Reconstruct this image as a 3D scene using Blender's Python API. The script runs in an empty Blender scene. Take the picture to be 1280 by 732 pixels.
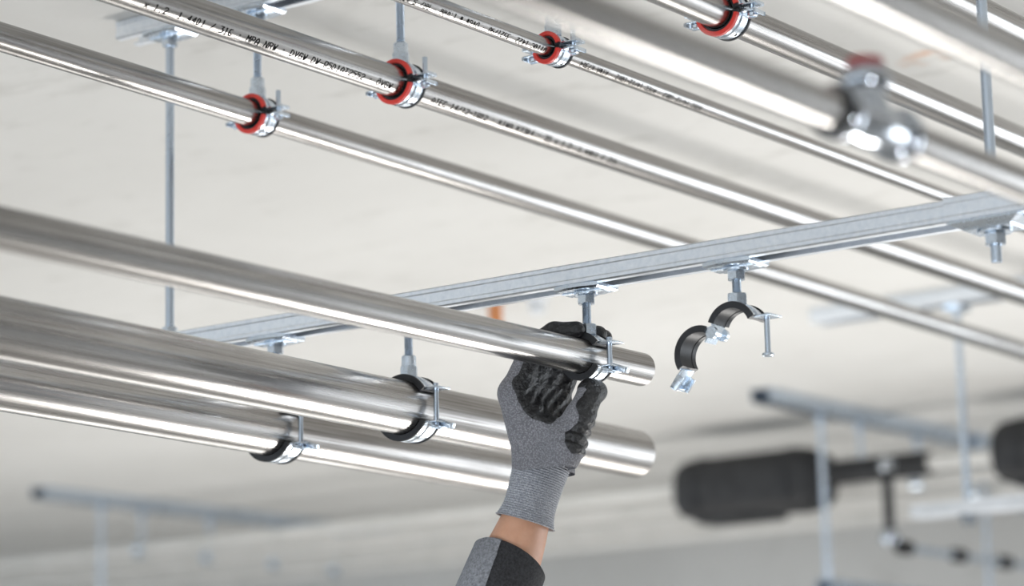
import bpy, bmesh, math, random
import numpy as np
from mathutils import Matrix, Vector

random.seed(7)
SC = bpy.context.scene
COL = SC.collection
PI = math.pi

# ------------------------------------------------------------------ camera
cam_d = bpy.data.cameras.new('camera')
cam = bpy.data.objects.new('camera', cam_d)
COL.objects.link(cam)
cam_d.sensor_width = 36.0
cam_d.lens = 3448.0 / 1280.0 * 36.0
cam_d.clip_start = 0.05
cam_d.clip_end = 200
R = Matrix(((0.80711486, 0.13375252, 0.57504422),
            (0.58992314, -0.14379377, -0.79455273),
            (-0.02358565, 0.98052721, -0.19496179)))
cam.matrix_world = Matrix.Translation((1.55666, -2.27972, 1.71042)) @ R.to_4x4()
cam_d.dof.use_dof = True
cam_d.dof.focus_distance = 2.80
cam_d.dof.aperture_fstop = 3.6
SC.camera = cam

# ------------------------------------------------------------------ world, lights, exposure
w = bpy.data.worlds.new('world'); SC.world = w
w.use_nodes = True
bgn = w.node_tree.nodes['Background']
bgn.inputs[0].default_value = (0.80, 0.90, 1.0, 1)
bgn.inputs[1].default_value = 1.95
SC.view_settings.view_transform = 'Standard'
SC.view_settings.look = 'None'
SC.view_settings.gamma = 1
SC.view_settings.use_curve_mapping = False
SC.view_settings.exposure = 0.1

def area(name, loc, target, size, power, color, sizey=None):
    d = bpy.data.lights.new(name, 'AREA'); d.energy = power; d.color = color
    d.shape = 'RECTANGLE' if sizey else 'SQUARE'
    d.size = size
    if sizey: d.size_y = sizey
    o = bpy.data.objects.new(name, d); COL.objects.link(o)
    o.location = loc
    o.rotation_euler = (Vector(target) - Vector(loc)).to_track_quat('-Z', 'Y').to_euler()
    return o
area('unseen_flood_light', (-0.15, 2.1, 0.35), (-0.55, 0.9, 2.6), 0.95, 42, (1.0, 0.98, 0.95), 0.5)
area('unseen_flood_light', (-2.6, 2.6, 0.35), (-2.8, 2.2, 2.6), 1.6, 27, (1.0, 0.98, 0.95))  # added fill lamp, put in only to lift the far-left ceiling
area('work_spot_light', (2.9, -2.2, 0.9), (0.0, 0.4, 2.4), 0.3, 28, (0.94, 0.97, 1.0))
area('work_spot_light', (0.2, -3.4, 1.0), (-0.2, 0.3, 2.3), 0.3, 26, (0.94, 0.97, 1.0))
# daylight through the tall window opening in the far wall
area('window_daylight', (2.45, 5.28, 1.38), (2.45, 0.0, 1.38), 2.5, 88, (0.90, 0.95, 1.0), 2.25)

# ------------------------------------------------------------------ materials
MATS = {}
def nodes_of(name):
    m = bpy.data.materials.new(name); m.use_nodes = True
    nt = m.node_tree
    b = nt.nodes['Principled BSDF']
    MATS[name] = m
    return m, nt, b
def N(nt, t, **kw):
    n = nt.nodes.new(t)
    for k, v in kw.items():
        if k in n.inputs: n.inputs[k].default_value = v
        else: setattr(n, k, v)
    return n
def coords(nt, scale=(1, 1, 1), kind='Object'):
    tc = N(nt, 'ShaderNodeTexCoord'); mp = N(nt, 'ShaderNodeMapping')
    mp.inputs['Scale'].default_value = scale
    nt.links.new(tc.outputs[kind], mp.inputs[0])
    return mp.outputs[0]
def ramp(nt, src, stops):
    r = N(nt, 'ShaderNodeValToRGB')
    els = r.color_ramp.elements
    while len(els) < len(stops): els.new(0.5)
    for e, (p, c) in zip(els, stops):
        e.position = p; e.color = (*c, 1) if len(c) == 3 else c
    nt.links.new(src, r.inputs[0]); return r.outputs[0]
def noise(nt, vec, scale, detail=4, rough=0.55):
    n = N(nt, 'ShaderNodeTexNoise'); n.inputs['Scale'].default_value = scale
    n.inputs['Detail'].default_value = detail; n.inputs['Roughness'].default_value = rough
    nt.links.new(vec, n.inputs['Vector']); return n.outputs[0]
def bump(nt, b, h, strength, dist=0.001):
    n = N(nt, 'ShaderNodeBump'); n.inputs['Strength'].default_value = strength
    n.inputs['Distance'].default_value = dist
    nt.links.new(h, n.inputs['Height']); nt.links.new(n.outputs[0], b.inputs['Normal'])
def g3(v): return (v, v, v)

def steel(name, c0, c1, r0, r1, streak=(60, 0.6, 60), smudge=9.0):
    m, nt, b = nodes_of(name)
    b.inputs['Metallic'].default_value = 1
    v = coords(nt, streak)
    n1 = noise(nt, v, 6.0, 5, 0.65)
    v2 = coords(nt, (1, 0.25, 1))
    n2 = noise(nt, v2, smudge, 4, 0.6)
    mx = N(nt, 'ShaderNodeMath', operation='MULTIPLY_ADD'); mx.inputs[1].default_value = 0.5
    nt.links.new(n1, mx.inputs[0])
    m2 = N(nt, 'ShaderNodeMath', operation='MULTIPLY'); m2.inputs[1].default_value = 0.45
    nt.links.new(n2, m2.inputs[0]); nt.links.new(m2.outputs[0], mx.inputs[2])
    nt.links.new(ramp(nt, mx.outputs[0], [(0.33, c0), (0.62, c1)]), b.inputs['Base Color'])
    nt.links.new(ramp(nt, mx.outputs[0], [(0.35, g3(r1)), (0.65, g3(r0))]), b.inputs['Roughness'])
    bump(nt, b, n1, 0.05, 0.0003)
    return m
steel('brushed_steel', (0.23, 0.215, 0.20), (0.48, 0.47, 0.46), 0.20, 0.30)
steel('smudged_steel', (0.16, 0.143, 0.128), (0.55, 0.54, 0.53), 0.16, 0.38, smudge=5.5)
steel('chrome_fitting', (0.40, 0.43, 0.47), (0.52, 0.55, 0.59), 0.06, 0.12, (30, 30, 30))

def zinc(name, c0, c1, rough, sc=160.0):
    m, nt, b = nodes_of(name)
    b.inputs['Metallic'].default_value = 1
    n = noise(nt, coords(nt), sc, 3)
    nt.links.new(ramp(nt, n, [(0.3, c0), (0.7, c1)]), b.inputs['Base Color'])
    nt.links.new(ramp(nt, n, [(0.3, g3(rough * 1.35)), (0.7, g3(rough))]), b.inputs['Roughness'])
    bump(nt, b, n, 0.06, 0.0005)
zinc('zinc_channel', (0.76, 0.80, 0.85), (0.89, 0.92, 0.96), 0.30)
zinc('zinc_bright', (0.62, 0.69, 0.77), (0.76, 0.83, 0.91), 0.22)
zinc('zinc_rod', (0.56, 0.64, 0.74), (0.64, 0.72, 0.82), 0.22, 25.0)

def plain(name, c0, c1, rough, scale=60, bstr=0.2, bdist=0.0008, spec=0.5, detail=4):
    m, nt, b = nodes_of(name)
    n = noise(nt, coords(nt), scale, detail)
    nt.links.new(ramp(nt, n, [(0.3, c0), (0.7, c1)]), b.inputs['Base Color'])
    b.inputs['Roughness'].default_value = rough
    b.inputs['Specular IOR Level'].default_value = spec
    bump(nt, b, n, bstr, bdist)
    return m, nt, b
plain('black_rubber', (0.016, 0.016, 0.018), (0.03, 0.031, 0.034), 0.45, spec=0.35)
plain('red_rubber', (0.62, 0.035, 0.025), (0.75, 0.06, 0.045), 0.40)
plain('red_plastic', (0.22, 0.012, 0.014), (0.28, 0.02, 0.022), 0.4)
plain('print_ink', (0.010, 0.010, 0.010), (0.02, 0.02, 0.02), 0.95, spec=0.05)
plain('black_foam', (0.012, 0.012, 0.013), (0.03, 0.03, 0.032), 0.62, 30)
plain('white_coated_pipe', (0.62, 0.61, 0.58), (0.72, 0.70, 0.67), 0.45, 12)
plain('pale_cable_tray', (0.62, 0.64, 0.66), (0.75, 0.77, 0.8), 0.4, 20)
plain('orange_pipe', (0.55, 0.2, 0.07), (0.65, 0.27, 0.1), 0.5, 12)

def concrete(name, c0, c1, stains=True, rough=0.85):
    m, nt, b = nodes_of(name)
    v = coords(nt)
    n1 = noise(nt, v, 1.3, 6, 0.6)
    base = ramp(nt, n1, [(0.3, c0), (0.7, c1)])
    n2 = noise(nt, coords(nt, (1.0, 2.4, 1)), 7.0, 5, 0.7)
    mk = ramp(nt, n2, [(0.56, g3(0.0)), (0.74, g3(0.42))])
    mix = N(nt, 'ShaderNodeMix', data_type='RGBA')
    nt.links.new(mk, mix.inputs[0]); nt.links.new(base, mix.inputs[6])
    mix.inputs[7].default_value = (c0[0] * 0.62, c0[1] * 0.61, c0[2] * 0.58, 1)
    out = mix.outputs[2]
    if stains:
        # board-joint trace lines left by the formwork, running with the slab
        sx = N(nt, 'ShaderNodeSeparateXYZ'); nt.links.new(v, sx.inputs[0])
        # rust bleed with its own shape near one anchor
        vs = N(nt, 'ShaderNodeVectorMath', operation='DISTANCE')
        nv = N(nt, 'ShaderNodeTexNoise'); nv.inputs['Scale'].default_value = 14.0
        nt.links.new(v, nv.inputs['Vector'])
        ad = N(nt, 'ShaderNodeVectorMath', operation='MULTIPLY_ADD')
        nt.links.new(nv.outputs[1], ad.inputs[0]); ad.inputs[1].default_value = (0.16, 0.16, 0.0)
        nt.links.new(v, ad.inputs[2])
        nt.links.new(ad.outputs[0], vs.inputs[0]); vs.inputs[1].default_value = (0.10, 0.83, CEIL)
        sm = ramp(nt, vs.outputs['Value'], [(0.006, g3(0.5)), (0.034, g3(0.0))])
        mix2 = N(nt, 'ShaderNodeMix', data_type='RGBA')
        nt.links.new(sm, mix2.inputs[0]); nt.links.new(out, mix2.inputs[6])
        mix2.inputs[7].default_value = (0.62, 0.30, 0.14, 1)
        out = mix2.outputs[2]
    nt.links.new(out, b.inputs['Base Color'])
    b.inputs['Roughness'].default_value = rough
    n3 = noise(nt, v, 30.0, 5, 0.6)
    bump(nt, b, n3, 0.25, 0.004)
CEIL = 2.669
concrete('ceiling_concrete', (0.66, 0.65, 0.625), (0.75, 0.74, 0.715))
concrete('floor_concrete', (0.42, 0.405, 0.385), (0.50, 0.485, 0.465), False, 0.6)
concrete('wall_plaster', (0.62, 0.61, 0.59), (0.69, 0.68, 0.66), False)
concrete('wall_block', (0.17, 0.155, 0.14), (0.23, 0.21, 0.19), False)

# knitted glove
def knit(name, c0, c1, scale, bstr):
    m, nt, b = nodes_of(name)
    v = coords(nt)
    vo = N(nt, 'ShaderNodeTexVoronoi'); vo.inputs['Scale'].default_value = scale
    vo.inputs['Randomness'].default_value = 1.0
    nt.links.new(v, vo.inputs['Vector'])
    n = noise(nt, v, 40, 3)
    ml = N(nt, 'ShaderNodeMath', operation='MULTIPLY_ADD'); ml.inputs[1].default_value = 0.25
    nt.links.new(n, ml.inputs[0]); nt.links.new(vo.outputs['Distance'], ml.inputs[2])
    nt.links.new(ramp(nt, ml.outputs[0], [(0.15, c1), (0.75, c0)]), b.inputs['Base Color'])
    b.inputs['Roughness'].default_value = 0.85
    b.inputs['Sheen Weight'].default_value = 0.15
    inv = N(nt, 'ShaderNodeMath', operation='SUBTRACT'); inv.inputs[0].default_value = 1.0
    nt.links.new(vo.outputs['Distance'], inv.inputs[1])
    bump(nt, b, inv.outputs[0], bstr, 0.0012)
knit('glove_knit', (0.14, 0.14, 0.155), (0.32, 0.32, 0.345), 560, 0.7)
knit('cuff_knit', (0.24, 0.25, 0.28), (0.52, 0.53, 0.57), 620, 0.6)
plain('nitrile_coating', (0.010, 0.010, 0.011), (0.024, 0.024, 0.026), 0.30, 190, 0.9, 0.004, 0.55)
plain('fleece_grey', (0.15, 0.155, 0.17), (0.33, 0.34, 0.37), 0.95, 420, 0.9, 0.002)
plain('fleece_charcoal', (0.018, 0.018, 0.02), (0.05, 0.05, 0.055), 0.95, 420, 0.9, 0.002)
m, nt, b = plain('skin', (0.52, 0.275, 0.175), (0.62, 0.35, 0.235), 0.5, 55, 0.15, 0.0008, 0.4)
b.inputs['Subsurface Weight'].default_value = 0.25
b.inputs['Subsurface Radius'].default_value = (0.012, 0.005, 0.003)
b.inputs['Subsurface Scale'].default_value = 0.6

# ------------------------------------------------------------------ mesh helpers
def build(name, bm, mat, parent=None, smooth=True, loc=None, angle=0.6):
    me = bpy.data.meshes.new(name)
    bmesh.ops.recalc_face_normals(bm, faces=bm.faces)
    bm.to_mesh(me); bm.free()
    me.materials.append(MATS[mat])
    if smooth:
        me.shade_smooth()
        me.set_sharp_from_angle(angle=angle)
    o = bpy.data.objects.new(name, me); COL.objects.link(o)
    if parent: o.parent = parent
    if loc is not None: o.location = loc
    return o
def tag(o, label, cat, group=None, kind=None):
    o['label'] = label; o['category'] = cat
    if group: o['group'] = group
    if kind: o['kind'] = kind
    return o
def thing(name, label, cat, loc=(0, 0, 0), group=None, rot=None):
    o = bpy.data.objects.new(name, None); COL.objects.link(o)
    o.empty_display_size = 0.02
    o.location = loc
    if rot is not None: o.rotation_euler = rot
    return tag(o, label, cat, group)
def struct(name, bm, mat, label=None):
    o = build(name, bm, mat, smooth=False); o['kind'] = 'structure'
    if label: o['label'] = label
    return o

def box(bm, x0, x1, y0, y1, z0, z1, M=None, bev=0.0):
    r = bmesh.ops.create_cube(bm, size=1.0)
    vs = r['verts']
    for v in vs:
        v.co = Vector(((x0 + x1) / 2 + v.co.x * (x1 - x0), (y0 + y1) / 2 + v.co.y * (y1 - y0), (z0 + z1) / 2 + v.co.z * (z1 - z0)))
    if bev > 0:
        es = list({e for v in vs for e in v.link_edges})
        rr = bmesh.ops.bevel(bm, geom=es, offset=bev, segments=2, affect='EDGES', profile=0.6)
        vs = list({v for v in rr['verts']} | {v for v in vs if v.is_valid})
    if M is not None:
        bmesh.ops.transform(bm, matrix=M, verts=vs)
    return vs

def frame(d):
    d = Vector(d).normalized()
    a = Vector((0, 0, 1)) if abs(d.z) < 0.9 else Vector((1, 0, 0))
    u = d.cross(a).normalized(); v = d.cross(u).normalized()
    return u, v
def loft(bm, rings, cap=True, closed=True):
    """rings: list of lists of points (same count)."""
    vr = [[bm.verts.new(p) for p in r] for r in rings]
    n = len(vr[0])
    for a, b_ in zip(vr, vr[1:]):
        for i in range(n if closed else n - 1):
            j = (i + 1) % n
            bm.faces.new((a[i], a[j], b_[j], b_[i]))
    if cap:
        bm.faces.new(vr[0][::-1]); bm.faces.new(vr[-1])
    return vr
def revolve(bm, p0, axis, prof, seg=24, cap=True):
    """prof: list of (distance along axis, radius); surface of revolution about axis through p0."""
    p0 = Vector(p0); ax = Vector(axis).normalized(); u, v = frame(ax)
    rings = []
    for t, r in prof:
        rings.append([p0 + ax * t + (u * math.cos(2 * PI * k / seg) + v * math.sin(2 * PI * k / seg)) * r for k in range(seg)])
    return loft(bm, rings, cap)
def cyl(bm, a, b_, r, seg=20):
    a, b_ = Vector(a), Vector(b_)
    revolve(bm, a, b_ - a, [(0, r), ((b_ - a).length, r)], seg)
def tube(bm, a, b_, ro, ri, seg=48, rings=2):
    a, b_ = Vector(a), Vector(b_)
    L = (b_ - a).length
    c = (ro - ri) * 0.22
    prof = [(0, ri), (0, ro - c), (c, ro), (c * 4, ro)] + [(L * k / rings, ro) for k in range(1, rings)] + [(L - c * 4, ro), (L - c, ro), (L, ro - c), (L, ri), (0, ri)]
    revolve(bm, a, b_ - a, prof, seg, cap=False)
    bmesh.ops.remove_doubles(bm, verts=bm.verts, dist=1e-7)
def hexnut(bm, c, r, h, axis=(0, 0, 1), hole_disc=0.0):
    """chamfered hexagon, r = across-corner radius, centred at c; chamfer by intersecting radii."""
    c = Vector(c); ax = Vector(axis).normalized(); u, v = frame(ax)
    seg = 24
    rings = []
    def hexr(k, shrink):
        a = 2 * PI * k / seg
        s = (a + PI / 6) % (PI / 3) - PI / 6
        rh = r * math.cos(PI / 6) / math.cos(s)
        return min(rh, shrink)
    ch = r * 0.90
    for t, lim in ((-h / 2, ch), (-h / 2 + (r - ch) * 0.6, r), (h / 2 - (r - ch) * 0.6, r), (h / 2, ch)):
        rings.append([c + ax * t + (u * math.cos(2 * PI * k / seg) + v * math.sin(2 * PI * k / seg)) * hexr(k, lim) for k in range(seg)])
    loft(bm, rings, True)
def threaded(bm, p0, p1, r, pitch=0.0015, seg=14, root=0.88):
    p0, p1 = Vector(p0), Vector(p1)
    L = (p1 - p0).length; n = max(2, int(L / pitch))
    prof = []
    for k in range(n):
        t = L * k / n
        prof += [(t, r * root), (t + L / n * 0.5, r)]
    prof.append((L, r * root))
    revolve(bm, p0, p1 - p0, prof, seg)
def arc_sweep(bm, prof, a0, a1, n, center=(0, 0, 0)):
    """sweep a closed profile [(y, radius)] around the Y axis from angle a0 to a1 (degrees, X = 0, Z = 90)."""
    rings = []
    cx, cy, cz = center
    for k in range(n + 1):
        a = math.radians(a0 + (a1 - a0) * k / n)
        rings.append([Vector((cx + math.cos(a) * r, cy + y, cz + math.sin(a) * r)) for y, r in prof])
    loft(bm, rings, True)
def extrude_poly(bm, pts2, x0, x1):
    """pts2 in (y, z), extruded along X."""
    a = [bm.verts.new((x0, y, z)) for y, z in pts2]; b_ = [bm.verts.new((x1, y, z)) for y, z in pts2]
    n = len(a)
    for i in range(n):
        j = (i + 1) % n
        bm.faces.new((a[i], a[j], b_[j], b_[i]))
    bm.faces.new(a[::-1]); bm.faces.new(b_)

# ------------------------------------------------------------------ setting
CEIL = 2.669
bm = bmesh.new(); box(bm, -12, 8, -8, 5.5, CEIL, CEIL + 0.25); struct('ceiling', bm, 'ceiling_concrete', 'pale concrete ceiling slab with faint stains')
bm = bmesh.new(); box(bm, -12, 8, -8, 9, -0.2, 0); struct('floor', bm, 'floor_concrete')
bm = bmesh.new()
box(bm, -12, 1.2, 5.3, 5.5, 0, CEIL); box(bm, 3.7, 8, 5.3, 5.5, 0, CEIL); box(bm, 1.2, 3.7, 5.3, 5.5, 0, 0.25); box(bm, 1.2, 3.7, 5.3, 5.5, 2.5, CEIL)
struct('wall_back', bm, 'wall_plaster', 'pale plastered far wall with a tall window opening')
bm = bmesh.new(); box(bm, 6.0, 6.2, -8, 5.3, 0, CEIL); struct('wall_right', bm, 'wall_block')

# ------------------------------------------------------------------ pipes
# single-stroke marking alphabet on a 4 x 6 grid, as an ink-jet pipe coder writes it
GLYPH = {
    '0': ['1031', '3135', '3516', '1605', '0501', '0110'], '1': ['1526', '2620', '1030'], '2': ['0516', '1636', '3645', '4544', '4400', '0040'],
    '3': ['0646', '4624', '2443', '4341', '4130', '3000'], '4': ['3036', '3602', '0242'], '5': ['4606', '0604', '0434', '3443', '4341', '4130', '3000'],
    '6': ['3616', '1605', '0501', '0110', '1030', '3041', '4132', '3203'], '7': ['0646', '4610'], '8': ['1030', '3041', '4132', '3212', '1201', '0110', '1203', '0305', '0516', '1636', '3645', '4543', '4332'],
    '9': ['1041', '4145', '4536', '3616', '1605', '0504', '0413', '1343'], 'A': ['0004', '0426', '2644', '4440', '0242'], 'C': ['4536', '3616', '1605', '0501', '0110', '1030', '3041'],
    'D': ['0006', '0626', '2644', '4442', '4220', '2000'], 'G': ['4536', '3616', '1605', '0501', '0110', '1040', '4043', '4323'], 'I': ['2026', '1030', '1636'],
    'K': ['0006', '0246', '1340'], 'M': ['0006', '0623', '2346', '4640'], 'N': ['0006', '0640', '4046'], 'P': ['0006', '0636', '3645', '4544', '4433', '3303'], 'R': ['0006', '0636', '3645', '4544', '4433', '3303', '2340'],
    'S': ['4536', '3616', '1605', '0504', '0442', '4241', '4130', '3010', '1001'], 'T': ['0646', '2620'], 'V': ['0620', '2046'], 'W': ['0610', '1024', '2430', '3046'],
    'x': ['0044', '0440'], '/': ['0046'], '-': ['0343'], '.': ['2021'], '\u00b7': ['2324'], 'O': ['1030', '3041', '4145', '4536', '3616', '1605', '0501', '0110'],
}
GLYPH['E'] = ['0646', '0333', '0040', '0006']
GLYPH['\u00d6'] = ['1030', '3041', '4144', '4435', '3515', '1504', '0401', '0110', '1617', '3637']
def print_mark(parent, text, r, ystart, advance, height, theta, flip=False):
    bm = bmesh.new()
    th0 = math.radians(theta); L = len(text) * advance
    wx = advance * 0.66 / 4; wz = height / 6; hw = height * 0.07
    rr = r + 0.0003
    def put(x, z):
        if flip: x, z = L - x, -z
        a = th0 + z / r
        return bm.verts.new((math.cos(a) * rr, ystart + x, math.sin(a) * rr))
    for i, ch in enumerate(text):
        for st in GLYPH.get(ch, []):
            x0, z0, x1, z1 = [int(q) for q in st]
            a = Vector((i * advance + x0 * wx, (z0 - 3) * wz)); b_ = Vector((i * advance + x1 * wx, (z1 - 3) * wz))
            d = (b_ - a).normalized(); n = Vector((-d.y, d.x)) * hw
            a = a - d * hw * 0.6; b_ = b_ + d * hw * 0.6
            prev = None
            for k in range(6):
                c_ = a.lerp(b_, k / 5)
                cur = (put(*(c_ + n)), put(*(c_ - n)))
                if prev: bm.faces.new((prev[0], prev[1], cur[1], cur[0]))
                prev = cur
    o = build('printed_marking', bm, 'print_ink', parent, smooth=False)
    o['label'] = 'black printed marking'
    return o

def pipe(label, X, Z, r, y0, y1, slope, mat='brushed_steel', group=None, wall=0.0015, name='steel_pipe', cat='pipe'):
    e = thing(name, label, cat, (X, 0, Z), group)
    e.rotation_euler = (math.atan(slope), 0, 0)
    bm = bmesh.new(); tube(bm, (0, y0, 0), (0, y1, 0), r, r - wall, 64)
    build('tube', bm, mat, e, angle=0.5)
    return e
GU = 'steel pipes hung from the upper channel'
GL = 'steel pipes hung from the lower channel'
pA = pipe('upper steel pipe farthest left, running behind the long threaded rod', -0.442, 2.5215, 0.0150, -4, 5.3, -0.009, group=GU)
pB = pipe('upper steel pipe with long black printed marking, second from the left', -0.235, 2.5206, 0.0172, -4, 5.3, -0.006, group=GU)
pC = pipe('thinnest upper steel pipe with upside-down black marking', -0.032, 2.5200, 0.0094, -4, 5.3, -0.002, group=GU)
pD = pipe('upper steel pipe passing behind the blurred tee, red-lined clamp at top edge', 0.177, 2.5170, 0.0170, -4, 5.3, -0.002, group=GU)
pJ = pipe('upper steel pipe crossing the top right corner behind the rod', 0.372, 2.5200, 0.0170, -4, 5.3, 0.0, group=GU)
print_mark(pB, 'x 1.2  1.4401 / 316 \u00b7 MPA NRW \u00b7 DVGW DW-8501AT2552 \u00b7 \u00d6VGW 67-', 0.0172, -0.4133, 0.00672, 0.0068, -44)
print_mark(pB, 'ATEC 14/12-1802 \u00b7 KIWA K7304 \u00b7 35 x 1.2  1.4401 / 316', 0.0172, 0.0386, 0.00686, 0.0068, -44)
print_mark(pC, 'x \u00b7 8118C 1422  3521/90 \u00b7 DVGW W 1.088 \u00b7 RR/ S 09', 0.0094, -0.262, 0.0053, 0.0055, -47, True)
print_mark(pC, 'ATEC 14/12-1802 \u00b7 ATEC 14/12-1802 \u00b7 KIWA K7304', 0.0094, 0.038, 0.0052, 0.0055, -47, True)

pE = pipe('steel pipe held in the gloved hand, open end beside the hand', 0.0, 2.190, 0.0175, -4, 0.098, 0.0, 'smudged_steel', GL)
pF = pipe('thick smudged steel pipe just below the held pipe', -0.231, 2.163, 0.0285, -4, 0.432, -0.013, 'smudged_steel', GL, 0.002)
pG = pipe('lowest thick steel pipe, ending behind the wrist', -0.418, 2.1597, 0.0285, -4, 0.470, -0.012, 'smudged_steel', GL, 0.002)

# ------------------------------------------------------------------ mounting channels
def channel_profile(h, wd):
    t = 0.002; s = 0.0105; hw = wd / 2; lip = 0.0030
    # outer outline from near slot edge round to far slot edge, then back inside; y = across, z = up from 0
    out = [(-s, 0), (-hw + 0.0015, 0), (-hw, 0.0015), (-hw, h * 0.22), (-hw + 0.0008, h * 0.28), (-hw + 0.0008, h * 0.72), (-hw, h * 0.78),
           (-hw, h - 0.0015), (-hw + 0.0015, h), (hw - 0.0015, h), (hw, h - 0.0015), (hw, h * 0.78), (hw - 0.0008, h * 0.72), (hw - 0.0008, h * 0.28),
           (hw, h * 0.22), (hw, 0.0015), (hw - 0.0015, 0), (s, 0)]
    inn = [(s, lip), (s + t, lip), (s + t, t), (hw - t, t), (hw - t, h - t), (-hw + t, h - t), (-hw + t, t), (-s - t, t), (-s - t, lip), (-s, lip)]
    return out + inn
def channel(label, x0, x1, Y, z0, h=0.022, wd=0.041, axis='X', group=None, mat='zinc_channel'):
    bm = bmesh.new()
    extrude_poly(bm, channel_profile(h, wd), x0, x1)
    o = build('mounting_channel', bm, mat, None, smooth=True, angle=0.3)
    if axis == 'X': o.location = (0, Y, z0)
    else:
        o.rotation_euler = (0, 0, PI / 2); o.location = (Y, 0, z0)
    tag(o, label, 'channel', group)
    return o
LZ0 = 2.263; UZ0 = 2.646
channel('long zinc mounting channel crossing above the gloved hand', -0.645, 0.62, 0.0, LZ0)
channel('zinc mounting channel fixed to the ceiling in the upper left corner', -0.645, 0.62, 0.0, UZ0)

def channel_plate(parent, X, Ztop, s=0.021, nut_r=0.0095, nut_h=0.009):
    """ridged clamping plate under a channel's slot with the hexagon nut below it."""
    bm = bmesh.new()
    a = s
    pts = [(-a * 1.28, -a * 0.9), (-a * 0.4, -a * 1.12), (a * 0.4, -a * 1.12), (a * 1.28, -a * 0.9), (a * 1.28, a * 0.9), (a * 0.4, a * 1.12), (-a * 0.4, a * 1.12), (-a * 1.28, a * 0.9)]
    rings = []
    for z, k in ((0, 1.0), (-0.0035, 1.0), (-0.0052, 0.90)):
        rings.append([Vector((X + x * k, y * k, Ztop + z)) for x, y in pts])
    loft(bm, rings, True)
    box(bm, X - a * 1.15, X + a * 1.15, -0.0085, 0.0085, Ztop - 0.0068, Ztop - 0.0042, None, 0.0008)
    p = build('channel_plate', bm, 'zinc_bright', parent, angle=0.4)
    bm = bmesh.new()
    revolve(bm, (X, 0, Ztop - 0.0085), (0, 0, 1), [(0, 0.0125), (0.0018, 0.0125)], 28)
    build('washer', bm, 'zinc_bright', p)
    bm = bmesh.new()
    hexnut(bm, (X, 0, Ztop - 0.0085 - nut_h / 2), nut_r, nut_h)
    build('hex_nut', bm, 'zinc_bright', p, angle=0.35)
    return p

# ------------------------------------------------------------------ pipe clamps
def band_profile(R0, wd, t=0.002):
    """steel strip with a raised middle bead; R0 = inner radius."""
    h = wd / 2
    return [(-h, R0), (h, R0), (h, R0 + t), (h * 0.45, R0 + t), (h * 0.25, R0 + t + 0.0011), (-h * 0.25, R0 + t + 0.0011), (-h * 0.45, R0 + t), (-h, R0 + t)]
def liner_profile(R0, wd, t):
    h = wd / 2; l = 0.0032
    return [(-h, R0), (-h * 0.55, R0), (-h * 0.5, R0 + 0.0006), (h * 0.5, R0 + 0.0006), (h * 0.55, R0), (h, R0), (h, R0 + t + l), (h - 0.0022, R0 + t + l),
            (h - 0.0022, R0 + t), (-h + 0.0022, R0 + t), (-h + 0.0022, R0 + t + l), (-h, R0 + t + l)]
def redlip_profile(R0, wd, t):
    h = wd / 2; l = 0.0032
    return [(-h - 0.0008, R0 + 0.0022), (-h - 0.0022, R0 + 0.0030), (-h - 0.0022, R0 + t + l - 0.0004), (-h - 0.0016, R0 + t + l + 0.0004), (-h + 0.0024, R0 + t + l + 0.0004), (-h + 0.0024, R0 + 0.0022)]

def stud_and_nut(e, X, zband, zplate, rr=0.0047, nut=('short', 0.0105)):
    """connection nut on the band and the threaded stud up to the channel plate."""
    kind, nr = nut
    bm = bmesh.new()
    if kind == 'short':
        hexnut(bm, (X, 0, zband + 0.0055), nr, 0.011); top = zband + 0.011
    else:
        hexnut(bm, (X, 0, zband + 0.0055), nr, 0.012)
        revolve(bm, (X, 0, zband + 0.0105), (0, 0, 1), [(0, nr * 0.80), (0.0115, nr * 0.80), (0.0125, nr * 0.72)], 24)
        top = zband + 0.023
    build('connection_nut', bm, 'zinc_bright', e, angle=0.35)
    bm = bmesh.new()
    threaded(bm, (X, 0, top - 0.004), (X, 0, zplate + 0.012), rr)
    build('threaded_stud', bm, 'zinc_rod', e, angle=1.2)

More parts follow.
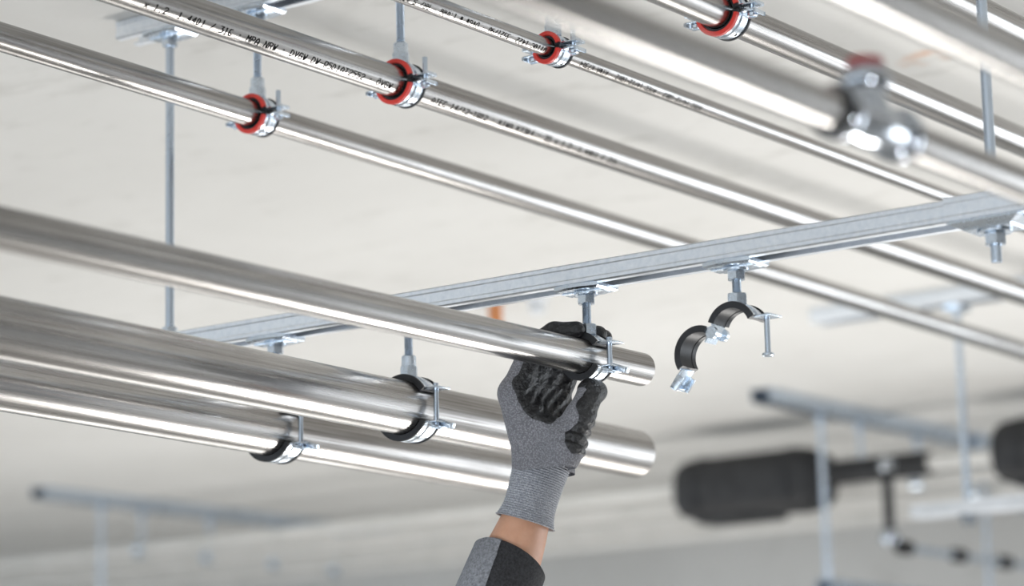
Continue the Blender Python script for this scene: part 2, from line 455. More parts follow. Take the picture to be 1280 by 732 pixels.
def clamp_black(label, X, Zc, r, zrail, group, gap=33, nut=('short', 0.0105), ywid=0.024):
    e = thing('pipe_clamp', label, 'clamp', (X, 0, Zc), group)
    t = 0.0035; R0 = r + 0.0006
    for a0, a1, nm in ((gap, 180 - 6, 'upper'), (180 + 6, 360 - gap, 'lower')):
        bm = bmesh.new(); arc_sweep(bm, band_profile(R0 + t, ywid), a0, a1, 34)
        build('band', bm, 'zinc_bright', e, angle=0.4)
        bm = bmesh.new(); arc_sweep(bm, liner_profile(R0, ywid + 0.005, t), a0 - 2 if nm == 'upper' else a0, a1 if nm == 'upper' else a1 + 2, 34)
        build('rubber_lining', bm, 'black_rubber', e, angle=0.4)
    Rb = R0 + t
    g = math.radians(gap)
    zx, zz = math.cos(g) * Rb, math.sin(g) * Rb
    # hinge at the far side
    bm = bmesh.new(); cyl(bm, (-Rb - 0.004, -ywid / 2, 0), (-Rb - 0.004, ywid / 2, 0), 0.0045, 16)
    build('hinge', bm, 'zinc_bright', e)
    # flat ear of the upper half
    bm = bmesh.new(); box(bm, zx - 0.002, zx + 0.019, -ywid * 0.46, ywid * 0.46, zz - 0.0006, zz + 0.0014, None, 0.0006)
    build('ear', bm, 'zinc_bright', e, angle=0.4)
    # lower ear with the folded quick latch
    bm = bmesh.new(); box(bm, zx - 0.002, zx + 0.016, -ywid * 0.46, ywid * 0.46, -zz - 0.0014, -zz + 0.0006, None, 0.0006)
    low = build('ear', bm, 'zinc_bright', e, angle=0.4)
    bm = bmesh.new()
    M = Matrix.Translation((zx + 0.012, 0, -zz - 0.001)) @ Matrix.Rotation(0.35, 4, 'Y')
    box(bm, -0.006, 0.013, 0.003, ywid * 0.5, -0.003, 0.0035, M, 0.0015)
    box(bm, -0.004, 0.010, -ywid * 0.5, -0.003, -0.006, -0.0035, M, 0.0008)
    box(bm, -0.006, 0.004, -ywid * 0.5, ywid * 0.5, -0.0045, -0.0025, M, 0.0008)
    build('latch', bm, 'zinc_bright', low, angle=0.4)
    # closing screw
    bm = bmesh.new(); threaded(bm, (zx + 0.009, -0.001, -zz - 0.004), (zx + 0.009, -0.001, zz + 0.006), 0.0030, 0.0011, 12)
    build('closing_screw', bm, 'zinc_rod', e, angle=1.2)
    stud_and_nut(e, 0, Rb + 0.0016, zrail - Zc - 0.017, nut=nut)
    channel_plate(e, 0, zrail - Zc)
    return e
GC = 'black rubber-lined clamps under the lower channel'
clamp_black('black-lined clamp the gloved fingers close around the held pipe', 0.0, 2.190, 0.0175, LZ0, GC, 33)
clamp_black('black-lined clamp on the thick pipe left of the wrist', -0.231, 2.163, 0.0285, LZ0, GC, 33, ('tall', 0.0098))
clamp_black('black-lined clamp around the lowest thick pipe', -0.418, 2.1597, 0.0285, LZ0, GC, 33, ('tall', 0.0098))

def clamp_red(label, X, Zc, r, zrail, group):
    e = thing('pipe_clamp', label, 'clamp', (X, 0, Zc), group)
    t = 0.0035; R0 = r + 0.0008; ywid = 0.022
    Rb = R0 + t
    for a0, a1 in ((8, 172), (188, 352)):
        bm = bmesh.new(); arc_sweep(bm, band_profile(Rb, ywid), a0, a1, 34)
        build('band', bm, 'zinc_bright', e, angle=0.4)
        bm = bmesh.new(); arc_sweep(bm, liner_profile(R0, ywid + 0.004, t), a0 - 4, a1 + 4, 34)
        ln = build('rubber_lining', bm, 'black_rubber', e, angle=0.4)
        bm = bmesh.new(); arc_sweep(bm, redlip_profile(R0, ywid + 0.004, t), a0 + 4, a1 - 4, 34)
        build('red_edge', bm, 'red_rubber', ln, angle=0.5)['label'] = 'bright red lining edge'
    for s in (1, -1):
        xb = s * (Rb + 0.0115)
        for sz in (1, -1):
            bm = bmesh.new()
            x0, x1 = sorted((s * (Rb - 0.0005), s * (Rb + 0.020)))
            box(bm, x0, x1, -ywid * 0.42, ywid * 0.42, sz * 0.0034 - 0.0010, sz * 0.0034 + 0.0010, None, 0.0008)
            # turned-up rim of the ear
            rim = s * (Rb + 0.0195)
            box(bm, rim - 0.0009, rim + 0.0009, -ywid * 0.42, ywid * 0.42, sz * 0.0034 - 0.0005, sz * 0.0034 + sz * 0.0030, None, 0.0006)
            build('ear', bm, 'zinc_bright', e, angle=0.4)
        bm = bmesh.new()
        threaded(bm, (xb, 0, -0.006), (xb, 0, 0.024 if s > 0 else 0.012), 0.0029, 0.0011, 12)
        sc = build('closing_screw', bm, 'zinc_rod', e, angle=1.2)
        bm = bmesh.new(); revolve(bm, (xb, 0, -0.0090), (0, 0, 1), [(0, 0.0038), (0.0008, 0.0055), (0.0036, 0.0058), (0.0042, 0.0054)], 20)
        box(bm, xb - 0.0042, xb + 0.0042, -0.0008, 0.0008, -0.0100, -0.0085)
        build('screw_head', bm, 'zinc_bright', sc, angle=0.4)
    # black disc laid on the lower band, painting a punched opening's dark
    bm = bmesh.new()
    a = math.radians(-68); Rh = Rb + 0.0020
    revolve(bm, (math.cos(a) * Rh, 0.006, math.sin(a) * Rh), (math.cos(a), 0, math.sin(a)), [(0, 0.0019), (0.0003, 0.0019)], 12)
    build('hole_disc', bm, 'black_rubber', e)
    stud_and_nut(e, 0, Rb + 0.0016, zrail - Zc - 0.017, nut=('tall', 0.0100))
    channel_plate(e, 0, zrail - Zc)
    return e
GR = 'red-edged clamps under the upper channel'
clamp_red('red-edged clamp on the upper pipe farthest left', -0.442, 2.5215, 0.0150, UZ0, GR)
clamp_red('red-edged clamp on the pipe with long black printed marking', -0.235, 2.5206, 0.0172, UZ0, GR)
clamp_red('small red-edged clamp on the thinnest upper pipe', -0.032, 2.5200, 0.0094, UZ0, GR)
clamp_red('red-edged clamp cut by the top edge of the picture', 0.177, 2.5170, 0.0170, UZ0, GR)

def clamp_open():
    X, Zc = 0.179, 2.1945
    e = thing('pipe_clamp', 'empty open clamp hanging with its lower half swung down', 'clamp', (X, 0, Zc), None)
    r = 0.0205; t = 0.0035; R0 = r + 0.0006; ywid = 0.024; Rb = R0 + t
    a0, a1 = 24, 158
    bm = bmesh.new(); arc_sweep(bm, band_profile(Rb, ywid), a0, a1, 34); build('band', bm, 'zinc_bright', e, angle=0.4)
    bm = bmesh.new(); arc_sweep(bm, liner_profile(R0, ywid + 0.005, t), a0 - 2, a1, 34); build('rubber_lining', bm, 'black_rubber', e, angle=0.4)
    g = math.radians(a0); zx, zz = math.cos(g) * Rb, math.sin(g) * Rb
    bm = bmesh.new(); box(bm, zx - 0.004, zx + 0.021, -ywid * 0.46, ywid * 0.46, zz - 0.0006, zz + 0.0014, None, 0.0006)
    ear = build('ear', bm, 'zinc_bright', e, angle=0.4)
    sx = zx + 0.010
    bm = bmesh.new(); threaded(bm, (sx, 0, zz - 0.036), (sx, 0, zz + 0.004), 0.0030, 0.0011, 12)
    sc = build('closing_screw', bm, 'zinc_rod', e, angle=1.2)
    bm = bmesh.new(); revolve(bm, (sx, 0, zz - 0.039), (0, 0, 1), [(0, 0.0044), (0.0008, 0.0058), (0.0030, 0.0058), (0.0036, 0.0050)], 18)
    build('screw_head', bm, 'zinc_bright', sc, angle=0.4)
    # hinge at the lower end of the upper half
    hx, hz = -Rb + 0.0005, 0.0005
    bm = bmesh.new(); cyl(bm, (hx, -ywid / 2, hz), (hx, ywid / 2, hz), 0.0030, 16)
    for y in (-ywid / 2 - 0.0005, ywid / 2 - 0.0035):
        revolve(bm, (hx, y, hz), (0, 1, 0), [(0, 0.0062), (0.004, 0.0062)], 20)
    box(bm, hx - 0.001, hx + 0.003, -ywid * 0.4, ywid * 0.4, hz, hz + 0.010)
    build('hinge', bm, 'zinc_bright', e, angle=0.4)
    # swung-out lower half: the closed half turned about the hinge
    sw = bpy.data.objects.new('lower_half', None); COL.objects.link(sw); sw.parent = e
    sw.location = (hx, 0, hz); sw.rotation_euler = (0, math.radians(125), 0)
    b0, b1 = 194, 334
    def shift(bm):
        bmesh.ops.translate(bm, vec=(-hx, 0, -hz), verts=bm.verts); return bm
    bm = bmesh.new(); arc_sweep(bm, band_profile(Rb, ywid), b0, b1, 34); build('band', shift(bm), 'zinc_bright', sw, angle=0.4)
    bm = bmesh.new(); arc_sweep(bm, liner_profile(R0, ywid + 0.005, t), b0, b1, 34); build('rubber_lining', shift(bm), 'black_rubber', sw, angle=0.4)
    g = math.radians(b1); lx, lz = math.cos(g) * Rb, math.sin(g) * Rb
    bm = bmesh.new()
    M = Matrix.Translation((lx + 0.001, 0, lz)) @ Matrix.Rotation(0.05, 4, 'Y')
    box(bm, 0.0, 0.020, -ywid * 0.45, ywid * 0.45, -0.001, 0.001, M, 0.0006)
    box(bm, 0.006, 0.021, -ywid * 0.50, -ywid * 0.38, -0.001, 0.007, M, 0.0008)
    box(bm, 0.006, 0.021, ywid * 0.38, ywid * 0.50, -0.001, 0.007, M, 0.0008)
    box(bm, 0.0185, 0.0215, -ywid * 0.50, ywid * 0.50, -0.001, 0.005, M, 0.0008)
    build('latch', shift(bm), 'zinc_bright', sw, angle=0.4)
    bm = bmesh.new()
    box(bm, hx - 0.001, hx + 0.012, -ywid * 0.40, ywid * 0.40, hz - 0.0035, hz - 0.0018); build('hinge_leaf', shift(bm), 'zinc_bright', sw, angle=0.4)
    stud_and_nut(e, 0, Rb + 0.0016, LZ0 - Zc - 0.017)
    channel_plate(e, 0, LZ0 - Zc)
clamp_open()

# ------------------------------------------------------------------ threaded rods between the channels
def long_rod(label, X, z0, z1):
    e = thing('threaded_rod', label, 'threaded rod', (X, 0, z0))
    bm = bmesh.new(); threaded(bm, (0, 0, 0), (0, 0, z1 - z0), 0.0052, seg=24, root=0.965)
    build('rod', bm, 'zinc_rod', e, angle=1.2)
    return e
e = long_rod('long vertical threaded rod left, joining the two channels', -0.577, 2.235, 2.650)
channel_plate(e, 0, UZ0 - 2.235)
bm = bmesh.new(); revolve(bm, (0, 0, 2.2855 - 2.235), (0, 0, 1), [(0, 0.0155), (0.002, 0.0155)], 28); p = build('washer', bm, 'zinc_bright', e)
bm = bmesh.new(); hexnut(bm, (0, 0, 2.2915 - 2.235), 0.0095, 0.008); build('hex_nut', bm, 'zinc_bright', e, angle=0.35)
e = long_rod('vertical threaded rod at the right end of the lower channel', 0.459, 2.2235, 2.650)
zb = LZ0 - 2.2235
# saddle bracket wrapped over the channel
bm = bmesh.new()
prof = [(y, z + zb - 0.0008) for y, z in channel_profile(0.0245, 0.0450)]
extrude_poly(bm, prof, -0.040, 0.040)
build('saddle', bm, 'zinc_channel', e, angle=0.4)
bm = bmesh.new()
pts = [(-0.036, -0.026), (0.036, -0.026), (0.036, 0.026), (-0.036, 0.026)]
loft(bm, [[Vector((x * k, y * k, zb + z)) for x, y in pts] for z, k in ((-0.001, 1.0), (-0.0030, 1.0), (-0.0075, 0.70), (-0.0095, 0.66))], True)
p = build('channel_plate', bm, 'zinc_bright', e, angle=0.3)
bm = bmesh.new(); revolve(bm, (0, 0, zb - 0.0120), (0, 0, 1), [(0, 0.0165), (0.0022, 0.0165)], 28); build('washer', bm, 'zinc_bright', p)
bm = bmesh.new(); hexnut(bm, (0, 0, zb - 0.0178), 0.0105, 0.011); build('hex_nut', bm, 'zinc_bright', p, angle=0.35)

# ------------------------------------------------------------------ blurred foreground pipes and tee
pH = pipe('blurred foreground steel pipe carrying the tee fitting', 0.7238, 2.1639, 0.0128, -4.5, 5.3, 0.0, 'brushed_steel', 'foreground pipes')
pI = pipe('blurred foreground steel pipe in the top right corner', 0.8276, 2.1885, 0.0125, -4.5, 5.3, 0.0, 'brushed_steel', 'foreground pipes')

e = thing('tee_fitting', 'blurred chrome press tee with a red capped branch', 'fitting', (0.7238, -0.7283, 2.1639))
e.scale = (1.2, 1.2, 1.2)
bm = bmesh.new()
revolve(bm, (0, -0.036, 0), (0, 1, 0), [(0, 0.0112), (0, 0.0122), (0.020, 0.0122), (0.024, 0.0128), (0.048, 0.0128), (0.052, 0.0122), (0.072, 0.0122), (0.072, 0.0112), (0, 0.0112)], 40, cap=False)
bmesh.ops.remove_doubles(bm, verts=bm.verts, dist=1e-6)
revolve(bm, (0, 0, 0.004), (0, 0, 1), [(0, 0.0128), (0.006, 0.0126), (0.011, 0.0106), (0.027, 0.0106)], 40)
build('body', bm, 'chrome_fitting', e, angle=0.7)
for y in (-0.033, 0.033):
    bm = bmesh.new()
    revolve(bm, (0, y - 0.006, 0), (0, 1, 0), [(0, 0.0122), (0.0015, 0.0146), (0.004, 0.0157), (0.008, 0.0157), (0.0105, 0.0146), (0.012, 0.0122)], 40)
    c = build('press_bead', bm, 'chrome_fitting', e)
    bm = bmesh.new()
    s = -1 if y < 0 else 1
    revolve(bm, (0, y + s * 0.006 - 0.0015, 0), (0, 1, 0), [(0, 0.0124), (0.0005, 0.0142), (0.0025, 0.0142), (0.003, 0.0124)], 40)
    build('seal_ring', bm, 'black_rubber', c)
bm = bmesh.new()
revolve(bm, (0, 0, 0.0195), (0, 0, 1), [(0, 0.0106), (0.0012, 0.0130), (0.0035, 0.0140), (0.0065, 0.0140), (0.0085, 0.0130), (0.0095, 0.0112)], 40)
build('press_bead', bm, 'chrome_fitting', e)
bm = bmesh.new()
revolve(bm, (0, 0, 0.0308), (0, 0, 1), [(0, 0.0098), (0.0006, 0.0102), (0.0052, 0.0102), (0.0058, 0.0094)], 36)
build('cap', bm, 'red_plastic', e, angle=0.5)['label'] = 'red plastic cap'

# ------------------------------------------------------------------ background: further hangers and services
def bg_rod(label, X, Y, z0, z1, r=0.006, group=None, parent=None):
    bm = bmesh.new(); cyl(bm, (0, 0, 0), (0, 0, z1 - z0), r, 12)
    hexnut(bm, (0, 0, z1 - z0 - 0.012), 0.013, 0.012)
    if parent is not None:
        return build('hanger_rod', bm, 'zinc_rod', parent, loc=(X, Y, z0), angle=0.5)
    o = build('hanger_rod', bm, 'zinc_rod', None, loc=(X, Y, z0), angle=0.5)
    return tag(o, label, 'threaded rod', group)
PY = [3.30, 3.58, 3.87, 4.15]; PZ = 2.53
channel('blurred dark ceiling channel above the black insulated housing', 2.86, 5.2, -1.50, CEIL - 0.030, 0.030, 0.05, 'Y', 'far ceiling channels', 'zinc_rod')
channel('blurred ceiling channel at lower left beyond the thick pipes', 2.90, 4.75, -3.77, CEIL - 0.030, 0.030, 0.05, 'Y', 'far ceiling channels', 'zinc_rod')
for cx_, where in ((-1.50, 'right'), (-3.77, 'left')):
    for i, y in enumerate(PY):
        r0 = [0.017, 0.0185, 0.0185, 0.02][i]
        e = thing('pipe_hanger', '%s short blurred pipe hanger from the left on the %s far ceiling channel' % (['first', 'second', 'third', 'fourth'][i], where), 'clamp', (cx_, y, PZ), 'far pipe hangers')
        bg_rod('', 0, 0, r0 + 0.003, CEIL - 0.030 - PZ, 0.0055, None, e)
        bm = bmesh.new()
        rings = []
        for k in range(29):
            a = 2 * PI * k / 28
            rings.append([Vector((x, math.cos(a) * rr, math.sin(a) * rr)) for x, rr in ((-0.014, r0 + 0.0005), (0.014, r0 + 0.0005), (0.014, r0 + 0.006), (-0.014, r0 + 0.006))])
        loft(bm, rings, False); bmesh.ops.remove_doubles(bm, verts=bm.verts, dist=1e-6)
        build('ring', bm, 'zinc_bright', e, angle=0.5)
bg_rod('long blurred rod hanging beside the black insulated housing', -1.50, 3.12, 2.18, CEIL - 0.03, 0.0075, 'far long rods')
bg_rod('long blurred rod hanging at the lower left edge', -3.77, 3.14, 2.18, CEIL - 0.03, 0.0075, 'far long rods')
bg_rod('second rod carrying the low channel behind the thin dark-jointed line', -1.46, 3.84, 2.22, CEIL, 0.006, 'far long rods')
lab = ['nearest blurred pale pipe behind, carrying the black insulation', 'second blurred pale pipe in the far row', 'third blurred pale pipe in the far row', 'farthest blurred pale pipe in the far row']
for y, r0, l in zip(PY, [0.017, 0.0185, 0.0185, 0.02], lab):
    bm = bmesh.new(); tube(bm, (-9, y, PZ), (6, y, PZ), r0, r0 - 0.003, 28)
    tag(build('far_pipe', bm, 'white_coated_pipe', angle=0.9), l, 'pipe', 'far row of pale pipes')

def housing(label, xa, xb, y, z, hw, hh, mat='black_foam'):
    e = thing('insulated_housing', label, 'insulation', ((xa + xb) / 2, y, z), 'black insulated housings')
    L = (xb - xa) / 2
    bm = bmesh.new()
    rings = []
    for t, k in ((-1.0, 0.55), (-0.97, 0.74), (-0.90, 0.90), (-0.80, 0.98), (-0.70, 1.0), (0.70, 1.0), (0.80, 0.98), (0.90, 0.90), (0.97, 0.74), (1.0, 0.55)):
        ring = []
        for q in range(28):
            a = 2 * PI * q / 28
            c, s = math.cos(a), math.sin(a)
            ex = 0.62
            ring.append(Vector((t * L, math.copysign(abs(c) ** ex, c) * hw * k, math.copysign(abs(s) ** ex, s) * hh * k)))
        rings.append(ring)
    loft(bm, rings, True)
    build('shell', bm, mat, e, angle=0.7)
    for t in (-0.62, 0.62):
        bm = bmesh.new()
        rr = []
        for dx in (-0.006, 0.006):
            for k in ((1.0, 1.03) if dx < 0 else (1.03, 1.0)):
                rr.append([Vector((t * L + dx, math.copysign(abs(math.cos(2 * PI * q / 28)) ** 0.62, math.cos(2 * PI * q / 28)) * hw * k, math.copysign(abs(math.sin(2 * PI * q / 28)) ** 0.62, math.sin(2 * PI * q / 28)) * hh * k)) for q in range(28)])
        loft(bm, rr, False)
        build('strap', bm, 'black_rubber', e, angle=0.7)
    bm = bmesh.new(); box(bm, -0.72 * L, 0.3 * L, -hw * 0.7, hw * 0.7, -hh * 1.14, -hh * 0.8, None, 0.012)
    build('foot', bm, mat, e, angle=0.5)
    return e
housing('black insulated housing blurred behind the open clamp', -1.985, -1.590, 3.30, 2.522, 0.078, 0.074)
housing('black insulated housing cut by the right edge', -1.150, -0.76, 3.30, 2.530, 0.078, 0.072)
bm = bmesh.new()
revolve(bm, (-1.585, 3.30, PZ), (1, 0, 0), [(0, 0.026), (0.005, 0.028), (0.255, 0.028), (0.26, 0.026)], 24)
tag(build('pipe_insulation', bm, 'black_foam'), 'short black foam sleeve right of the insulated housing', 'insulation')

# drop pipe with bright elbow and small-bore line below
bm = bmesh.new(); revolve(bm, (-1.36, 3.16, 2.37), (0, 0, 1), [(0, 0.012), (0.1, 0.012), (0.16, 0.014), (0.165, 0.012)], 18)
e = thing('drop_pipe', 'short black vertical drop pipe with a bright elbow, far right', 'pipe', (0, 0, 0))
build('drop', bm, 'black_foam', e)
bm = bmesh.new(); revolve(bm, (-1.36, 3.16, 2.335), (0, 0, 1), [(0, 0.012), (0.006, 0.019), (0.018, 0.022), (0.030, 0.019), (0.036, 0.013)], 20)
build('elbow', bm, 'chrome_fitting', e)
bm = bmesh.new(); revolve(bm, (-1.36, 3.16, 2.50), (0, 0, 1), [(0, 0.014), (0.006, 0.019), (0.024, 0.019), (0.03, 0.014)], 20)
build('union', bm, 'chrome_fitting', e)
e = thing('small_bore_line', 'thin blurred line with dark joints running down to the right corner', 'pipe', (-1.36, 3.2, 2.335))
bm = bmesh.new(); cyl(bm, (0, 0, 0), (0, 2.1, 0), 0.009, 14); build('line', bm, 'zinc_rod', e)
for y in (0.0, 0.26, 0.50):
    bm = bmesh.new(); revolve(bm, (0, y, 0), (0, 1, 0), [(0, 0.012), (0.006, 0.017), (0.045, 0.017), (0.05, 0.012)], 16); build('joint', bm, 'black_foam', e)

# trapeze with bright nut, far right
e = thing('trapeze_hanger', 'pale trapeze channel hung on a blurred rod, far right', 'hanger', (-0.66, 2.15, 2.262))
bm = bmesh.new(); cyl(bm, (0, 0, -0.02), (0, 0, CEIL - 0.028 - 2.262), 0.0065, 14); build('rod', bm, 'zinc_rod', e)
bm = bmesh.new(); extrude_poly(bm, channel_profile(0.024, 0.041), -0.105, 0.9); o = build('channel', bm, 'pale_cable_tray', e, angle=0.3)
bm = bmesh.new(); revolve(bm, (0, 0, -0.006), (0, 0, 1), [(0, 0.02), (0.004, 0.02)], 20); hexnut(bm, (0, 0, -0.014), 0.015, 0.014); build('hex_nut', bm, 'chrome_fitting', e, angle=0.4)
bm = bmesh.new(); revolve(bm, (0, 0, CEIL - 0.040 - 2.262), (0, 0, 1), [(0, 0.024), (0.01, 0.026), (0.012, 0.02)], 20); build('top_plate', bm, 'zinc_bright', e, angle=0.4)
channel('blurred ceiling channel above the far trapeze rod', -0.95, 0.6, 2.15, CEIL - 0.028, 0.028, 0.05, 'X', 'far ceiling channels', 'zinc_channel')
channel('blurred low channel end at the bottom edge beside the long rod', 3.03, 3.9, -1.46, 2.235, 0.024, 0.041, 'Y', 'far low channels', 'zinc_rod')

bm = bmesh.new(); revolve(bm, (-1.355, 1.69, CEIL - 0.045), (0, 0, 1), [(0, 0.010), (0.002, 0.013), (0.045, 0.013)], 16)
tag(build('conduit_stub', bm, 'orange_pipe'), 'small orange conduit stub on the ceiling behind the lower channel', 'conduit')
bm = bmesh.new(); revolve(bm, (-1.263, 1.694, CEIL - 0.03), (0, 0, 1), [(0, 0.010), (0.003, 0.016), (0.020, 0.016), (0.03, 0.024)], 16)
tag(build('ceiling_anchor', bm, 'pale_cable_tray'), 'pale ceiling anchor just right of the orange stub', 'anchor')

# ------------------------------------------------------------------ gloved hand and arm (millimetres about the held pipe's clamp)
ORG = Vector((0, 0, 2.190))
def seg_d(P, a, b_, ra, rb):
    a = np.array(a, float); b_ = np.array(b_, float)
    ab = b_ - a
    t = np.clip(((P - a) @ ab) / (ab @ ab), 0, 1)
    d = np.linalg.norm(P - (a + t[..., None] * ab), axis=-1)
    return d - (ra + t * (rb - ra))
def smin(a, b_, k):
    h = np.clip(0.5 + 0.5 * (b_ - a) / k, 0, 1)
    return b_ * (1 - h) + a * h - k * h * (1 - h)
def surface_nets(V, org, step):
    s = V < 0
    nx, ny, nz = V.shape
    acc = np.zeros((nx - 1, ny - 1, nz - 1, 3)); cnt = np.zeros((nx - 1, ny - 1, nz - 1))
    corners = [(i, j, k) for i in (0, 1) for j in (0, 1) for k in (0, 1)]
    def C(A, c): return A[c[0]:nx - 1 + c[0], c[1]:ny - 1 + c[1], c[2]:nz - 1 + c[2]]
    for c in corners:
        for ax in range(3):
            if c[ax] == 0:
                d = list(c); d[ax] = 1
                va, vb = C(V, c), C(V, d)
                x = (va < 0) != (vb < 0)
                t = np.where(x, va / np.where(x, va - vb, 1), 0)
                p = np.zeros(acc.shape); 
                for q in range(3): p[..., q] = c[q]
                p[..., ax] += t
                acc += p * x[..., None]; cnt += x
    act = cnt > 0
    idx = -np.ones(act.shape, int); idx[act] = np.arange(act.sum())
    base = np.argwhere(act)
    verts = (base + acc[act] / cnt[act][:, None]) * step + org
    faces = []
    for ax in range(3):
        sl0 = [slice(1, -1)] * 3; sl1 = [slice(1, -1)] * 3
        sl0[ax] = slice(0, -1); sl1[ax] = slice(1, None)
        s0, s1 = s[tuple(sl0)], s[tuple(sl1)]
        loc = np.argwhere(s0 != s1)
        flip = s0[tuple(loc.T)]
        off = np.ones(3, int); off[ax] = 0
        loc = loc + off
        u, v = (ax + 1) % 3, (ax + 2) % 3
        eu = np.zeros(3, int); eu[u] = 1; ev = np.zeros(3, int); ev[v] = 1
        q = np.stack([idx[tuple((loc - eu - ev).T)], idx[tuple((loc - ev).T)], idx[tuple(loc.T)], idx[tuple((loc - eu).T)]], 1)
        q[~flip] = q[~flip][:, ::-1]
        faces.append(q)
    F = np.concatenate(faces); F = F[(F >= 0).all(1)]
    return verts, F
def mesh_from(name, verts, F, mat, parent):
    me = bpy.data.meshes.new(name)
    me.from_pydata((verts * 0.001).tolist(), [], F.tolist())
    me.materials.append(MATS[mat]); me.shade_smooth()
    o = bpy.data.objects.new(name, me); COL.objects.link(o); o.parent = parent
    return o

person = thing('person', 'raised forearm with bare skin between grey glove cuff and sleeve', 'person', ORG)
STEP = 1.25
org = np.array([-92.0, -82.0, -116.0]); hi = np.array([42.0, 66.0, 46.0])
gx, gy, gz = [np.arange(org[i], hi[i], STEP) for i in range(3)]
P = np.stack(np.meshgrid(gx, gy, gz, indexing='ij'), -1)
FINGERS = {
    'index': [((-57, -50, -36), 15.5), ((-43, -36, 13), 11.0), ((-22, -27, 25), 9.8), ((-2, -17, 26.5), 8.4)],
    'middle': [((-59, -28, -30), 15.5), ((-46, -6, 17), 11.0), ((-24, 9, 30), 9.6), ((-1, 21, 27), 8.4)],
    'ring': [((-56, -8, -32), 15), ((-45, 17, 12), 10.5), ((-26, 29, 25), 9.2), ((-5, 37, 26), 8.2)],
    'little': [((-50, 10, -38), 14), ((-42, 32, 1), 9.5), ((-29, 41, 14), 8.6), ((-15, 45, 20), 7.8)],
}
THUMB = [((-24, -38, -128), 17), ((-3, -38, -97), 16.5), ((7, -29, -65), 14.2), ((11, -13, -38), 12.6)]
hand = None
for k, (w0, r0) in zip(('index', 'middle', 'ring', 'little'), (((-46, -32, -112), 19), ((-48, -22, -112), 20), ((-48, -8, -112), 20), ((-45, 3, -112), 18))):
    d = seg_d(P, w0, FINGERS[k][0][0], r0, FINGERS[k][0][1] + 1.5)
    hand = d if hand is None else smin(hand, d, 10)
for k, ch in FINGERS.items():
    f = None
    for (a, ra), (b_, rb) in zip(ch, ch[1:]):
        d = seg_d(P, a, b_, ra, rb)
        f = d if f is None else smin(f, d, 5)
    hand = smin(hand, f, 5)
th = None
for (a, ra), (b_, rb) in zip(THUMB, THUMB[1:]):
    d = seg_d(P, a, b_, ra, rb)
    th = d if th is None else smin(th, d, 7)
# flattened thumb pad tip
th = smin(th, seg_d(P, (11, -13, -38), (15, -7, -37), 12.0, 9.5), 5)
hand = smin(hand, th, 16)
# web between thumb and index
hand = smin(hand, seg_d(P, (-42, -42, -62), (-14, -36, -84), 13, 13), 16)
# wrist
hand = smin(hand, seg_d(P, (-46, -26, -112), (-46, -14, -112), 24, 24), 14)
hand_smooth = hand
# cloth folds at the base of the thumb
fold = np.sin((P[..., 2] + 0.35 * P[..., 1]) * 2 * PI / 11.0) * np.exp(-((P[..., 2] + 88) / 18) ** 2) * np.clip((P[..., 0] + 4) / 14, 0, 1)
hand = hand + fold * 1.7
# palm creases
cre = np.sin((P[..., 2] - 0.8 * P[..., 1]) * 2 * PI / 13.0) * np.exp(-((P[..., 2] + 52) / 22) ** 2) * np.exp(-((P[..., 0] + 36) / 14) ** 2)
hand = hand + cre * 1.4
# keep clear of the pipe it holds
pipe_d = np.sqrt(P[..., 0] ** 2 + P[..., 2] ** 2) - 17.8
cl_d = np.maximum(np.sqrt(P[..., 0] ** 2 + P[..., 2] ** 2) - 25.5, np.abs(P[..., 1]) - 14.8)
hand = np.maximum(hand, -np.minimum(pipe_d, cl_d))
hv, hf = surface_nets(hand, org, STEP)
glove = mesh_from('glove', hv, hf, 'glove_knit', person)
glove['label'] = 'grey knitted work glove'
# coating: palm-facing side and finger tips
G = np.stack(np.gradient(hand_smooth, STEP), -1)
G /= np.maximum(np.linalg.norm(G, axis=-1, keepdims=True), 1e-6)
c = np.array([0.80, 0.22, 0.42]); c /= np.linalg.norm(c)
reg = 0.30 - (G @ c)
tips = np.full(reg.shape, 1e3)
for k, ch in FINGERS.items():
    tips = np.minimum(tips, seg_d(P, ch[1][0], ch[3][0], 15, 15))
    tips = np.minimum(tips, seg_d(P, ch[2][0], ch[3][0], 14, 14))
tips = np.minimum(tips, np.linalg.norm(P - np.array((13.0, -9.0, -32.0)), axis=-1) - 18)
reg = np.minimum(reg * 9, tips)
reg = np.maximum(reg, -104 - P[..., 2])
for ax in range(3):   # soften the edge of the dip
    reg = (np.roll(reg, 1, ax) + reg + np.roll(reg, -1, ax)) / 3
coat = np.maximum(hand - 0.8, reg)
cv, cf = surface_nets(coat, org, STEP)
o = mesh_from('palm_coating', cv, cf, 'nitrile_coating', glove)
o['label'] = 'black rubbery palm and fingertip coating'

def ell_ring(c, d, a, b_, n, ydir=(0, 1, 0), wob=0.0, ph=0.0):
    """ellipse about c, perpendicular to d; a = half width along Y, b_ = half width across."""
    d = Vector(d).normalized(); yv = (Vector(ydir) - d * d.dot(Vector(ydir))).normalized(); xv = d.cross(yv)
    out = []
    for k in range(n):
        t = 2 * PI * k / n
        s = 1 + wob * math.sin(3 * t + ph)
        out.append((Vector(c) + yv * math.cos(t) * a * s + xv * math.sin(t) * b_ * s) * 0.001)
    return out
def lerp(a, b_, t): return [x + (y - x) * t for x, y in zip(a, b_)]
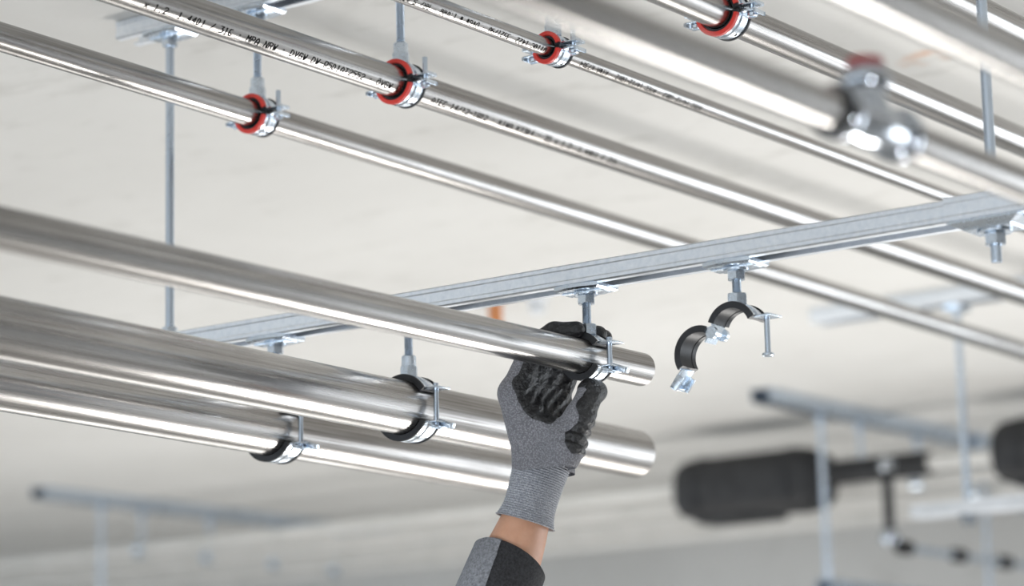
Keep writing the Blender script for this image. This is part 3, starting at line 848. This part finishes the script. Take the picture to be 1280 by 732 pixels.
# knitted cuff
p0, p1 = (-46, -18, -101), (-62.5, -27.5, -163)
bm = bmesh.new(); rings = []
n = 27 * 4
dcf = Vector(p1) - Vector(p0)
for k in range(n + 1):
    t = k / n
    a = 35.5 - 4.0 * math.sin(min(t / 0.75, 1) * PI / 2) + (4.5 * ((t - 0.72) / 0.28) ** 2 if t > 0.72 else 0)
    b_ = a * 0.74
    rip = 0.55 * math.sin(2 * PI * k / 4)
    rings.append(ell_ring(lerp(p0, p1, t), dcf, a + rip, b_ + rip, 72, wob=0.012 + 0.01 * t, ph=1.0 + t))
# rolled hem and inside
for a_, t in ((37.6, 1.012), (36.4, 1.026), (34.0, 1.014), (31.5, 0.93), (29.0, 0.75)):
    rings.append(ell_ring(lerp(p0, p1, t), dcf, a_, a_ * 0.74, 72, wob=0.02, ph=2.0))
loft(bm, rings, False)
o = build('cuff', bm, 'cuff_knit', glove, angle=1.4); o['label'] = 'lighter grey ribbed knit cuff'
# forearm skin
bm = bmesh.new(); rings = []
arm = [((-50, -21, -120), 24, 17), ((-59, -25.5, -150), 27, 19.5), ((-70, -32, -185), 34, 25.5), ((-82, -39, -215), 37.5, 29), ((-94, -46, -247), 41, 32), ((-118, -60, -310), 45, 38), ((-150, -78, -390), 48, 42), ((-165, -86, -430), 46, 42)]
for i, (c_, a, b_) in enumerate(arm):
    d = Vector(arm[min(i + 1, len(arm) - 1)][0]) - Vector(arm[max(i - 1, 0)][0])
    rings.append(ell_ring(c_, d, a, b_, 48, wob=0.012, ph=0.6))
loft(bm, rings, True)
o = build('forearm', bm, 'skin', person, angle=2.0)
sub = o.modifiers.new('sub', 'SUBSURF'); sub.levels = 2; sub.render_levels = 2
# sleeve: charcoal fleece with a light grey panel on the outer side
sl = [((-77, -36, -203), 44, 35), ((-93, -45, -245), 46, 38), ((-118, -60, -310), 51, 45), ((-150, -78, -390), 56, 50), ((-170, -90, -440), 58, 52)]
def sleeve_part(name, mat, k0, k1, lift, parent):
    nseg = 64
    bm = bmesh.new()
    rings = []
    d0 = Vector(sl[1][0]) - Vector(sl[0][0])
    defs = []
    for i, (c_, a, b_) in enumerate(sl):
        d = Vector(sl[min(i + 1, len(sl) - 1)][0]) - Vector(sl[max(i - 1, 0)][0])
        if i == 0: d = Vector((-5, -22, -40))
        defs.append((c_, d, a + lift, b_ + lift))
    c_, d, a, b_ = defs[0]
    full = [ell_ring(Vector(c_) + d.normalized() * 20, d, a - 5, b_ - 5, nseg), ell_ring(Vector(c_) + d.normalized() * 1.5, d, a - 4.5, b_ - 4.5, nseg),
            ell_ring(Vector(c_) - d.normalized() * 1.2, d, a - 2.2, b_ - 2.2, nseg), ell_ring(Vector(c_) + d.normalized() * 1.0, d, a, b_, nseg)]
    for q, (c_, d, a, b_) in enumerate(defs[1:]):
        full.append(ell_ring(c_, d, a, b_, nseg, wob=0.012 * (q + 1), ph=1.3 * q))
    ks = list(range(k0, k1 + 1))
    rr = [[r[k % nseg] for k in ks] for r in full]
    loft(bm, rr, False, closed=(k1 - k0 >= nseg - 0) and False)
    o = build(name, bm, mat, parent, angle=1.2)
    return o
slv = sleeve_part('sleeve', 'fleece_charcoal', 0, 64, 0.0, person); slv['label'] = 'charcoal and grey fleece sleeve'
pan = sleeve_part('sleeve_panel', 'fleece_grey', 28, 54, 1.4, slv); pan['label'] = 'light grey fleece panel'
